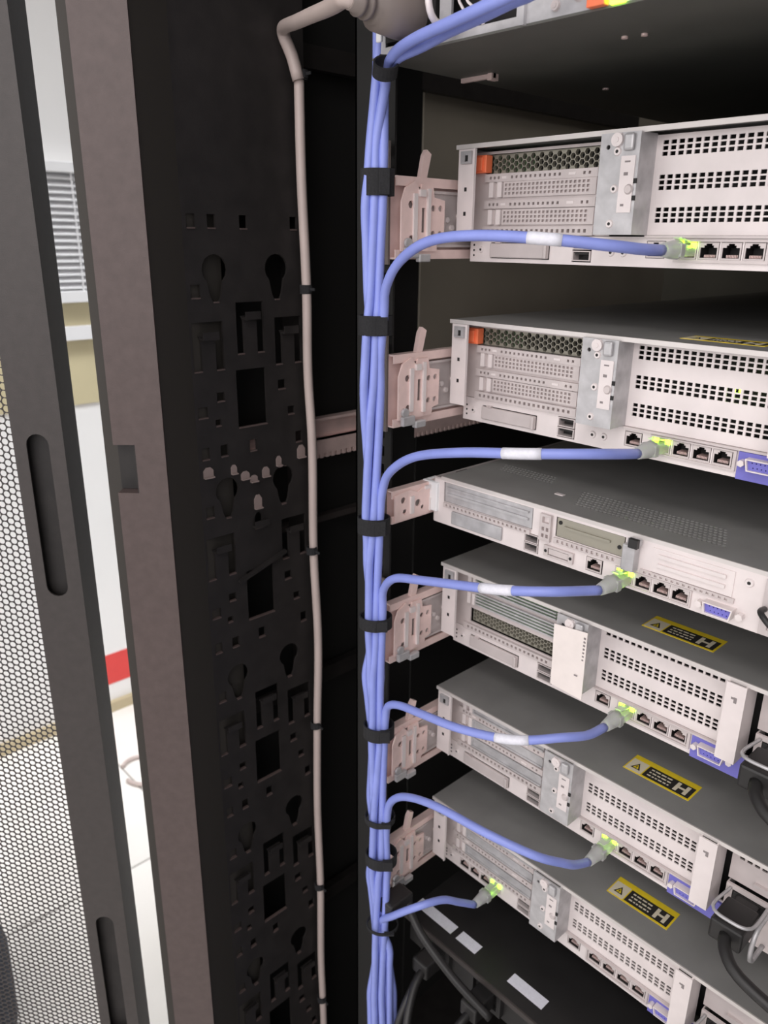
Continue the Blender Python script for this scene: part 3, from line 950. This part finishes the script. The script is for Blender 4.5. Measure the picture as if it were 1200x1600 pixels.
Q('top_plate', 'blackplastic', lambda b: b.box(-2, 445, 2, 600, 42.4, 44))
Q('rear_edge', 'rackdoor', lambda b: b.box(-2, 445, 0, 2, 38, 44))
Q('housing', 'blackplastic', lambda b: b.box(-2, 445, 10, 600, 0, 42.4))
for x0, x1 in ((-2, 50.3), (57.5, 83.5), (125, 166)):
    Q('sticker', 'wrap', lambda b: b.box(x0, x1, 16, 28.5, 44, 44.3), bev=0)
for k in range(6):
    oo = Q('outlet', ['blackplastic', 'dark'], lambda b: b.rects(20 + 68 * k, 60 + 68 * k, 6, 36, [(25 + 68 * k, 55 + 68 * k, 11, 31)], 4, 10, 'xz', 0).box(25 + 68 * k, 55 + 68 * k, 9, 10, 11, 31, 1))


# ================================================================== SLIDE RAILS
def slide_rail(label, ztop, y_off=0.0, thin=False):
    h = 30.0 if thin else 60.0
    zc = ztop * 1000 - (22 if thin else 55)
    r = thing('slide_rail', label, 'slide rail', (-0.010, -0.063, (zc - h / 2) * .001), 'slide rails on the left side')

    def P(name, mats, fn, **k):
        return part(name, mats, r, fn, key=('rail', name, thin, k.pop('key', None)), **k)
    P('outer_channel', 'rail', lambda b: b.box(0, 1.4, 0, 640, 0, h).box(1.4, 8, 0, 640, h - 1.4, h).box(1.4, 8, 0, 640, 0, 1.4)
      .box(6.6, 8, 0, 640, h - 7, h - 1.4).box(6.6, 8, 0, 640, 1.4, 7))
    P('inner_member', 'steel', lambda b: b.box(3, 4.4, 14, 640, 9, h - 9).box(4.4, 7, 14, 640, h - 11, h - 9).box(4.4, 7, 14, 640, 9, 11) if not thin else b.box(3, 4.4, 14, 640, 6, h - 6))
    if not thin:
        P('end_bracket', 'rail', lambda b: b.plate([(4, 6), (44, 6), (44, 12), (52, 14), (52, h - 16), (40, h - 14), (38, h - 5), (26, h - 5), (24, h - 10), (18, h - 3), (8, h - 8), (4, h - 18)],
          [circle(39, h - 22, 2.4, 10), circle(47, h - 22, 2.4, 10), circle(39, 19, 2.4, 10), circle(47, 19, 2.4, 10),
           [(26, 20), (30, 20), (30, 38), (26, 38)], circle(14, h - 20, 3, 8), circle(15, 15, 3, 8)], 8.2, 9.8, 'yz'))
        P('bracket_ridge', 'steel_white', lambda b: b.box(9.8, 12, 31, 34, 10, h - 8).box(9.8, 11.4, 16, 20, 12, h - 12).box(9.8, 12.4, 22, 28, h - 14, h - 9))
        P('catch', 'zinc', lambda b: b.box(9.8, 14, 6, 20, 1, 9).box(9.8, 15, 20, 32, -2, 4).cyl((10, 10, 12), 'x', 4, 3, 12), bev=.8)
        P('rivet', 'steel_white', lambda b: [b.cyl((4, y, z), 'x', 2.2, 2.2, 10) for y, z in ((60, 30), (66, 24), (74, 33))])
        P('release_lever', 'rail', lambda b: b.add([(3, 26, h - 2), (3, 33, h - 2), (3, 38, h + 17), (3, 33, h + 20), (3, 30, h + 16), (7, 26, h - 2), (7, 33, h - 2), (7, 38, h + 17), (7, 33, h + 20), (7, 30, h + 16)],
          [(0, 1, 2, 3, 4), (9, 8, 7, 6, 5), (0, 5, 6, 1), (1, 6, 7, 2), (2, 7, 8, 3), (3, 8, 9, 4), (4, 9, 5, 0)]))
        P('mounting_flange', 'plugbrown', lambda b: b.rects(-12, 1.4, -4, h + 24, [(-9, -3, 4, 9), (-9, -3, h - 6, h - 1), (-9, -3, h + 8, h + 13)], -2, 0))
        P('flange_screw', 'steel_white', lambda b: b.cyl((-6, -2, h + 17), 'y', 2.4, -2, 10))
    else:
        P('end_bracket', 'rail', lambda b: b.plate([(2, 2), (70, 2), (70, h - 2), (56, h - 2), (54, h - 5), (40, h - 2), (30, h - 6), (20, h - 2), (2, h - 4)],
          [circle(12, h - 10, 3, 8), circle(30, h - 16, 3.4, 8), circle(48, h - 10, 3.4, 8), circle(14, 9, 2.6, 8), circle(36, 9, 2, 8), circle(60, 12, 2.2, 8)], 8.2, 9.6, 'yz'))
        P('bracket_ridge', 'steel_white', lambda b: b.box(9.6, 11.4, 20, 24, 6, h - 8).box(9.6, 11.4, 38, 56, h - 5, h - 2).box(9.6, 11.4, 44, 47, 4, 16))
        P('mounting_flange', 'plugbrown', lambda b: b.rects(-12, 1.4, -4, h + 4, [(-9, -3, 4, 9), (-9, -3, 18, 23)], -2, 0))
    return r


slide_rail('zinc slide rail left of the bright orange-tabbed server at eye level', Z1)
slide_rail('zinc slide rail left of the server with the dull orange tab', Z2)
slide_rail('short zinc slide rail left of the thin one-unit server', Z3, thin=True)
slide_rail('zinc slide rail left of the server with the white paper tag', Z4)
slide_rail('zinc slide rail left of the server just below the paper-tagged one', Z5)
slide_rail('zinc slide rail left of the lowest server in view', Z6)

# paper tag -------------------------------------------------------------
pt = thing('paper_tag', 'white paper tag hanging over the middle handle of a server', 'tag', (0.150, -0.0065, Z4 - 0.066))
part('sheet', 'paper', pt, lambda b: b.add([(-17, 0, 55), (15, -1, 59), (17, -3.5, 0), (-14, -2, 1), (-17, .5, 55), (15, -.5, 59), (17, -3, 0), (-14, -1.5, 1)],
     [(0, 1, 2, 3), (7, 6, 5, 4), (0, 4, 5, 1), (1, 5, 6, 2), (2, 6, 7, 3), (3, 7, 4, 0)]))
part('print', 'printgrey', pt, lambda b: [b.box(12.6, 14.2, -1.9 - .02 * k, -1.5, 53 - 3.2 * k, 54.4 - 3.2 * k) for k in range(7)] + [b.box(8, 11, -3.6, -3.2, 19, 20)])

# ================================================================== CABLES
CR = 3.6   # patch cable radius, mm
BC = [(.30, -.0017), (.0687, -.0017), (.0455, -.0027), (-.031, -.0027), (-.1335, -.0041), (-.299, -.0044), (-.3885, -.0013), (-.4985, .004),
      (-.598, .0068), (-.643, .0091), (-.7225, .0119), (-.8595, .0170), (-1.29, .032)]


def bundle_c(z):
    for (z0, x0), (z1, x1) in zip(BC, BC[1:]):
        if z1 <= z <= z0:
            k = (z0 - z) / (z0 - z1)
            return x0 + (x1 - x0) * k
    return BC[-1][1]


HD = Vector((-math.sin(YAW), math.cos(YAW), 0))
SLOTS = [(6.6, -3.4), (0, -4.0), (-6.6, -3.4), (3.3, 2.6), (-3.6, 2.6), (9.6, 3.2), (-9.6, 3.0), (0, 8.8), (6.8, 9), (-6.8, 9)]
# exit heights, newest joins at the right front
ORDER = [('A', 9.0), ('B', 9.0), ('P1', .030), ('P2', .028), ('L1', -.125), ('L2', -.262), ('L3', -.372), ('L4', -.485), ('L5', -.592), ('L6', -.726)]
LEVELS = sorted({e for _, e in ORDER if e < 1}, reverse=True)


def slot_at(idx, z):
    """slot of cable idx at height z: rank among the cables present, newest first"""
    present = [k for k, (_, e) in enumerate(ORDER) if e >= z]
    if idx not in present:
        present.append(idx)
    rank = len(present) - 1 - present.index(idx)
    return SLOTS[min(rank, len(SLOTS) - 1)], len(present)


def bundle_pt(idx, z):
    a = [slot_at(idx, z + dz) for dz in (.07, .05, .03, .01, -.01, -.03, -.05, -.07)]
    lat = sum(q[0][0] for q in a) / 8
    dep = sum(q[0][1] for q in a) / 8
    n = sum(q[1] for q in a) / 8
    wsc = 1.0 + .05 * max(0, n - 5)
    wob = .5 * math.sin(z * 31 + idx * 2.1)
    p = RT * ((lat * wsc + wob) * .001) + HD * ((dep + .5 * math.cos(z * 27 + idx)) * .001)
    return Vector((bundle_c(z) + p.x, -.085 + p.y, z))


LOOPS = {
    'L1': [(0.0068, -0.083, -0.1227), (0.0129, -0.087, -0.1048), (0.0324, -0.093, -0.086), (0.0663, -0.099, -0.0718), (0.1079, -0.1, -0.0676), (0.1539, -0.088, -0.0692), (0.1850, -0.062, -0.0728), (0.1935, -0.040, -0.0747)],
    'L2': [(0.0073, -0.083, -0.2653), (0.0203, -0.087, -0.2463), (0.0541, -0.094, -0.2259), (0.1034, -0.098, -0.2119), (0.1511, -0.088, -0.2049), (0.1845, -0.064, -0.2025), (0.1930, -0.040, -0.2050)],
    'L3': [(0.0088, -0.083, -0.3729), (0.0115, -0.085, -0.3543), (0.0298, -0.09, -0.3359), (0.0667, -0.095, -0.3237), (0.1419, -0.098, -0.3045), (0.1790, -0.086, -0.2970), (0.1935, -0.066, -0.2985)],
    'L4': [(0.0137, -0.083, -0.4841), (0.0189, -0.085, -0.4665), (0.0376, -0.089, -0.4544), (0.0693, -0.093, -0.446), (0.1126, -0.094, -0.4377), (0.156, -0.083, -0.4303), (0.1855, -0.060, -0.4236), (0.1933, -0.040, -0.4270)],
    'L5': [(0.018, -0.083, -0.5887), (0.026, -0.086, -0.5658), (0.0482, -0.09, -0.5444), (0.0885, -0.094, -0.5272), (0.1431, -0.090, -0.5235), (0.1790, -0.074, -0.5310), (0.1915, -0.054, -0.5420), (0.1933, -0.038, -0.5530)],
    'L6': [(0.0109, -0.084, -0.7257), (0.0333, -0.088, -0.6961), (0.0594, -0.082, -0.6690), (0.0700, -0.058, -0.6690), (0.0735, -0.038, -0.6830)],
    'P1': [(0.009, -0.086, 0.0301), (0.0166, -0.092, 0.0389), (0.0377, -0.104, 0.0442), (0.0682, -0.116, 0.0459), (0.102, -0.124, 0.047), (0.1292, -0.128, 0.049), (0.151, -0.128, 0.052), (0.169, -0.12, 0.059)],
    'P2': [(0.0035, -0.082, 0.0292), (0.0106, -0.087, 0.0388), (0.0329, -0.097, 0.0429), (0.0631, -0.105, 0.0441), (0.0911, -0.112, 0.0464), (0.1208, -0.118, 0.0481), (0.1432, -0.118, 0.0517), (0.1634, -0.112, 0.0582)],
}
PLUG = {'P1': (0.2300, -.09, .082), 'P2': (0.2460, -.09, .082), 'L1': (0.1931, .018, -0.0751), 'L2': (0.1931, .018, Z2 - .0755), 'L3': (0.1947, -.015, Z3 - .0352), 'L4': (0.1931, .018, Z4 - .0755),
        'L5': (0.1931, .018, Z5 - .0755), 'L6': (0.0761, .018, Z6 - .0772)}
WHITE = {'L1': (.142, .166), 'L2': (.1345, .165), 'L3': (.1255, .159), 'L4': (.139, .168)}
NAMES = {
    'A': 'blue patch cable in the bundle running on up past the top server',
    'B': 'blue patch cable at the back of the bundle running up out of frame',
    'P1': 'upper blue patch cable of the pair bending off to the top server',
    'P2': 'lower blue patch cable of the pair bending off to the top server',
    'L1': 'blue patch cable looping to the green-lit port of the eye-level orange-tabbed server',
    'L2': 'blue patch cable with white wrap looping to the dull-orange-tabbed server',
    'L3': 'blue patch cable with white wrap looping to the thin one-unit server',
    'L4': 'blue patch cable with white wrap sagging to the paper-tagged server',
    'L5': 'blue patch cable sagging to the server just below the paper-tagged one',
    'L6': 'short blue patch cable looping to the lowest server in view',
}
for idx, (nm, ex) in enumerate(ORDER):
    base = Vector((bundle_c(-1.285), -.085, -1.285))
    c = thing('patch_cable', NAMES[nm], 'network cable', base, 'blue patch cables')
    pts = []
    z = -1.28
    ztop_ = .30 if ex > 1 else ex - .012
    while z < ztop_:
        pts.append(bundle_pt(idx, z))
        z += .022
    if nm in LOOPS:
        # drop bundle points that come too close to the loop start
        pts = [p for p in pts if p.z < LOOPS[nm][0][2] - .012]
        pts += [Vector(p) for p in LOOPS[nm]]
    if nm in PLUG:
        px, py, pz = PLUG[nm]
        end = Vector((px, py - .036, pz))
        pts = [p for p in pts if not (p.y > py - .052 and (p - end).length < .03)]
        pts.append(Vector((px, py - .034, pz - .0002)))
    path = spline(pts, .005)
    rel = [tuple((p - base) * 1000) for p in path]
    part('jacket', 'blue', c, lambda b: b.tube(rel, CR, 10), smooth=True)
    if nm in WHITE:
        x0, x1 = WHITE[nm]
        i0 = len(path) - 1
        seg = [r for r, p in zip(rel, path) if x0 <= p.x <= x1 and p.y < -.06]
        part('label_wrap', 'wrap', c, lambda b: b.tube(seg, CR + .35, 12), smooth=True)
    if nm in PLUG:
        d = Vector(PLUG[nm]) - base
        X, Y, Zc = d.x * 1000, d.y * 1000, d.z * 1000
        pl = part('plug', 'clear', c, lambda b: b.box(X - 5.4, X + 5.4, Y - 16, Y + 6, Zc - 4, Zc + 3.4).box(X - 6.2, X + 6.2, Y - 20, Y - 14, Zc - 4.6, Zc + 4.2), bev=.7)
        part('latch_tab', 'clear', pl, lambda b: b.add([(X - 3, Y + 2, Zc + 3.4), (X + 3, Y + 2, Zc + 3.4), (X + 3, Y - 15, Zc + 7), (X - 3, Y - 15, Zc + 7),
             (X - 3, Y + 2, Zc + 4.6), (X + 3, Y + 2, Zc + 4.6), (X + 3, Y - 15, Zc + 8), (X - 3, Y - 15, Zc + 8)],
             [(0, 1, 2, 3), (7, 6, 5, 4), (0, 4, 5, 1), (1, 5, 6, 2), (2, 6, 7, 3), (3, 7, 4, 0)]))
        part('contacts', 'rail', pl, lambda b: [b.box(X - 3.8 + 1.02 * k, X - 3.4 + 1.02 * k, Y - 2, Y + 5.5, Zc - 3.8, Zc - 3.0) for k in range(8)])
        part('boot', 'clear', c, lambda b: b.tube([(X, Y - 15, Zc), (X, Y - 20, Zc), (X, Y - 27, Zc), (X, Y - 33, Zc)], [6.2, 6.0, 5.0, 4.3], 12), smooth=True)


# velcro straps on the bundle
def strap(z, hgt, a, b_, label, zoff=0.0, name='velcro_strap', lat=0.8):
    cx = bundle_c(z)
    p = RT * lat * .001
    t = thing(name, label, 'cable strap', (cx + p.x, -.085 + p.y + .002, z - hgt / 2000), 'straps around the blue cable bundle', rotz=YAW)
    part('band', 'velcro', t, lambda b: b.plate([(a * math.cos(k * math.pi / 14), b_ * math.sin(k * math.pi / 14)) for k in range(28)],
         [[((a - 1.2) * math.cos(k * math.pi / 14), (b_ - 1.2) * math.sin(k * math.pi / 14)) for k in range(28)]], 0, hgt, 'xy'), smooth=False)
    part('overlap_end', 'velcro', t, lambda b: b.box(a * .1, a * .72, -b_ - .6, -b_ * .72, .6, hgt - .6), bev=.4)


strap(-.031, 18.5, 12.6, 10, 'wide black velcro strap beside the rail of the eye-level orange-tabbed server')
strap(-.1335, 15, 13.4, 10.5, 'black velcro strap just below where the highest loop leaves the bundle')
strap(-.299, 14, 14, 11.5, 'black velcro strap beside the thin one-unit server')
strap(-.389, 11, 14.6, 12.4, 'black velcro strap beside the rail of the paper-tagged server')
strap(-.499, 13, 14.4, 13, 'black velcro strap beside the server below the paper-tagged one')
strap(-.597, 6, 14.8, 13.5, 'narrow black strap just below the sagging fifth loop')
strap(-.643, 12, 15.6, 13.5, 'black velcro strap beside the rail of the lowest server')
strap(-.7265, 3.2, 16.4, 14, 'thin black tie where the lowest short loop leaves the bundle', name='wire_tie')
# strap around the upper pair
t = thing('velcro_strap', 'black velcro strap around the upper pair of blue cables under the top server', 'cable strap', (0.0245, -.1005, .0372), 'straps around the blue cable bundle')
ax = Vector((.6, -.45, .62)).normalized()
t.rotation_euler = ax.to_track_quat('Z', 'Y').to_euler()
part('band', 'velcro', t, lambda b: b.plate([(8.6 * math.cos(k * math.pi / 10), 6.6 * math.sin(k * math.pi / 10)) for k in range(20)],
     [[(7.4 * math.cos(k * math.pi / 10), 5.4 * math.sin(k * math.pi / 10)) for k in range(20)]], -5, 5, 'xy'))
part('overlap_end', 'velcro', t, lambda b: b.box(-4, 8, 5.6, 7.6, -4.4, 4.4), bev=.4)
t = thing('tie_tail', 'small white plastic cable tie tail beside the bundle at the top', 'cable tie', (0.0135, -.096, .0545))
part('tail', 'louvre', t, lambda b: b.box(-2.6, 2.6, -1.2, 1.2, 0, 16), bev=1)
part('head', 'louvre', t, lambda b: b.box(-3.4, 3.4, -2.4, 2.4, 11, 19), bev=1)

# grey power cord along the keyhole panel --------------------------------
base = Vector((-.138, -.043, -1.285))
g = thing('mains_cable', 'grey power cord running down the black keyhole panel on the left', 'power cord', base)
gp = [(-.138, -.043, -1.28), (-.139, -.0428, -1.042), (-.141, -.0431, -.93), (-.139, -.0431, -.812), (-.142, -.0427, -.70), (-.139, -.0427, -.584), (-.138, -.040, -.48), (-.140, -.042, -.375), (-.139, -.0417, -.266), (-.141, -.0435, -.19),
      (-.139, -.0445, -.1135), (-.141, -.046, -.02), (-.140, -.047, .059)]
part('jacket', 'grey', g, lambda b: b.tube([tuple((p - base) * 1000) for p in spline(gp, .008)], 4.4, 12), smooth=True)
g2 = [(-.138, -.049, .056), (-.141, -.053, .074), (-.1435, -.058, .086), (-.141, -.0615, .0918), (-.128, -.068, .0912), (-.0912, -.085, .0855), (-.045, -.1066, .0787), (.0, -.1275, .072), (.026, -.141, .0685), (.0385, -.1475, .0665), (.040, -.140, .0662)]
part('upper_jacket', 'grey', g, lambda b: b.tube([tuple((p - base) * 1000) for p in spline(g2, .005)], 5.2, 12), smooth=True)
pb = Vector((0.040, -.146, .0662))


def gplug(b):
    a = Vector((0, 1, 0))
    rr = [(0, 5.6), (6, 6.5), (6.5, 8.2), (9, 8.2), (9.5, 7), (12, 7), (12.5, 9), (15, 9), (15.5, 8), (18, 8), (18.5, 10.5), (21, 10.5), (22, 13.5), (42, 15), (54, 15), (56, 13)]
    b.tube([tuple((pb - base) * 1000 + a * t) for t, _ in rr], [r for _, r in rr], 16)


part('plug', 'plugbrown', g, gplug, smooth=True)
for zz in (.0605, -.1145, -.374, -.5845, -.814, -1.0):
    gx = -.140
    where = {.0605: 'near the top bend of the grey cord', -.1145: 'on the grey cord beside the keyholes', -.374: 'on the grey cord below the toothed metal bar',
             -.5845: 'on the grey cord level with the fifth server', -.814: 'on the lower grey cord, second from the bottom edge', -1.0: 'lowest on the grey cord near the bottom edge'}[zz]
    ct = thing('cable_tie', 'thin dark cable tie ' + where, 'cable tie', (gx, -.0445, zz - .004), 'ties on the grey cord')
    part('band', 'velcro', ct, lambda b: b.plate(circle(0, 0, 5.6, 16), [circle(0, 0, 4.7, 16)], 0, 8, 'xy'))
    part('tail', 'velcro', ct, lambda b: b.box(3.5, 13, -.6, .6, 3, 5.4).box(3.6, 7, -2, 2, 1.5, 7))

# black power cords at the power supplies --------------------------------


def black_cord(label, x, ztop, drop, tint):
    bse = Vector((x, .013, ztop - .0545))
    c = thing('black_power_cord', label, 'power cord', bse, 'black power cords at the supplies')
    part('plug', ['blackplastic', tint], c, lambda b: b.box(-9, 9, -34, 4, -6.5, 6.5, 0).box(-12, 12, -38, -8, -9, 9, 0), bev=2)
    part('cord', 'blackplastic', c, lambda b: b.tube(spline([(0, -36, 0), (4, -46, -2), (20, -56, -8), (60, -58, -16), (110, -50, -26), (180, -40, -drop)], 4), 4.4, 10), smooth=True)
    part('retaining_clip', 'zinc', c, lambda b: b.tube(spline([(-14, 2, 8), (-14, -30, 12), (0, -36, 13), (14, -30, 12), (14, 2, 8)], 3), 1.3, 8), smooth=True)


black_cord('black power cord plugged into the paper-tagged server at the right edge', .311, Z4, 46, 'plugbrown')
black_cord('black power cord plugged into the server below the paper-tagged one', .311, Z5, 50, 'plugbrown')
black_cord('black power cord plugged into the lowest server at the right edge', .311, Z6, 50, 'plugbrown')
# dark cords around the black unit
CORDS = [
    ('black cord rising beside the foot of the blue bundle', [(.052, -.10, -1.2), (.048, -.11, -1.0), (.044, -.10, -.90), (.040, -.085, -.84), (.036, -.05, -.80), (.040, -.03, -.785)]),
    ('black cord curving from the first outlet of the black unit', [(.045, -.034, -.778), (.050, -.07, -.785), (.066, -.10, -.82), (.075, -.105, -.90), (.07, -.10, -1.2)]),
    ('black cord curving from the second outlet of the black unit', [(.110, -.034, -.778), (.108, -.075, -.79), (.100, -.10, -.83), (.098, -.11, -.92), (.09, -.10, -1.2)]),
    ('black cord crossing diagonally under the lowest server', [(.0, -.045, -.72), (.02, -.06, -.70), (.05, -.065, -.722), (.09, -.06, -.75), (.13, -.05, -.775)]),
    ('thin black cord hanging at the lower right of the blue bundle', [(.178, -.034, -.778), (.175, -.07, -.79), (.15, -.10, -.85), (.13, -.11, -.95), (.12, -.10, -1.2)]),
]
for lab, pts in CORDS:
    b0 = Vector(pts[-1] if pts[-1][2] < pts[0][2] else pts[0])
    c = thing('dark_cord', lab, 'power cord', b0, 'dark cords around the black unit')
    part('jacket', 'blackplastic', c, lambda b: b.tube([tuple((p - b0) * 1000) for p in spline(pts, .006)], 4.2, 10), smooth=True)
    hi = Vector(max(pts, key=lambda q: q[2]))
    d = (hi - b0) * 1000
    part('plug', 'blackplastic', c, lambda b: b.box(d.x - 10, d.x + 10, d.y - 26, d.y + 4, d.z - 9, d.z + 9), bev=2)
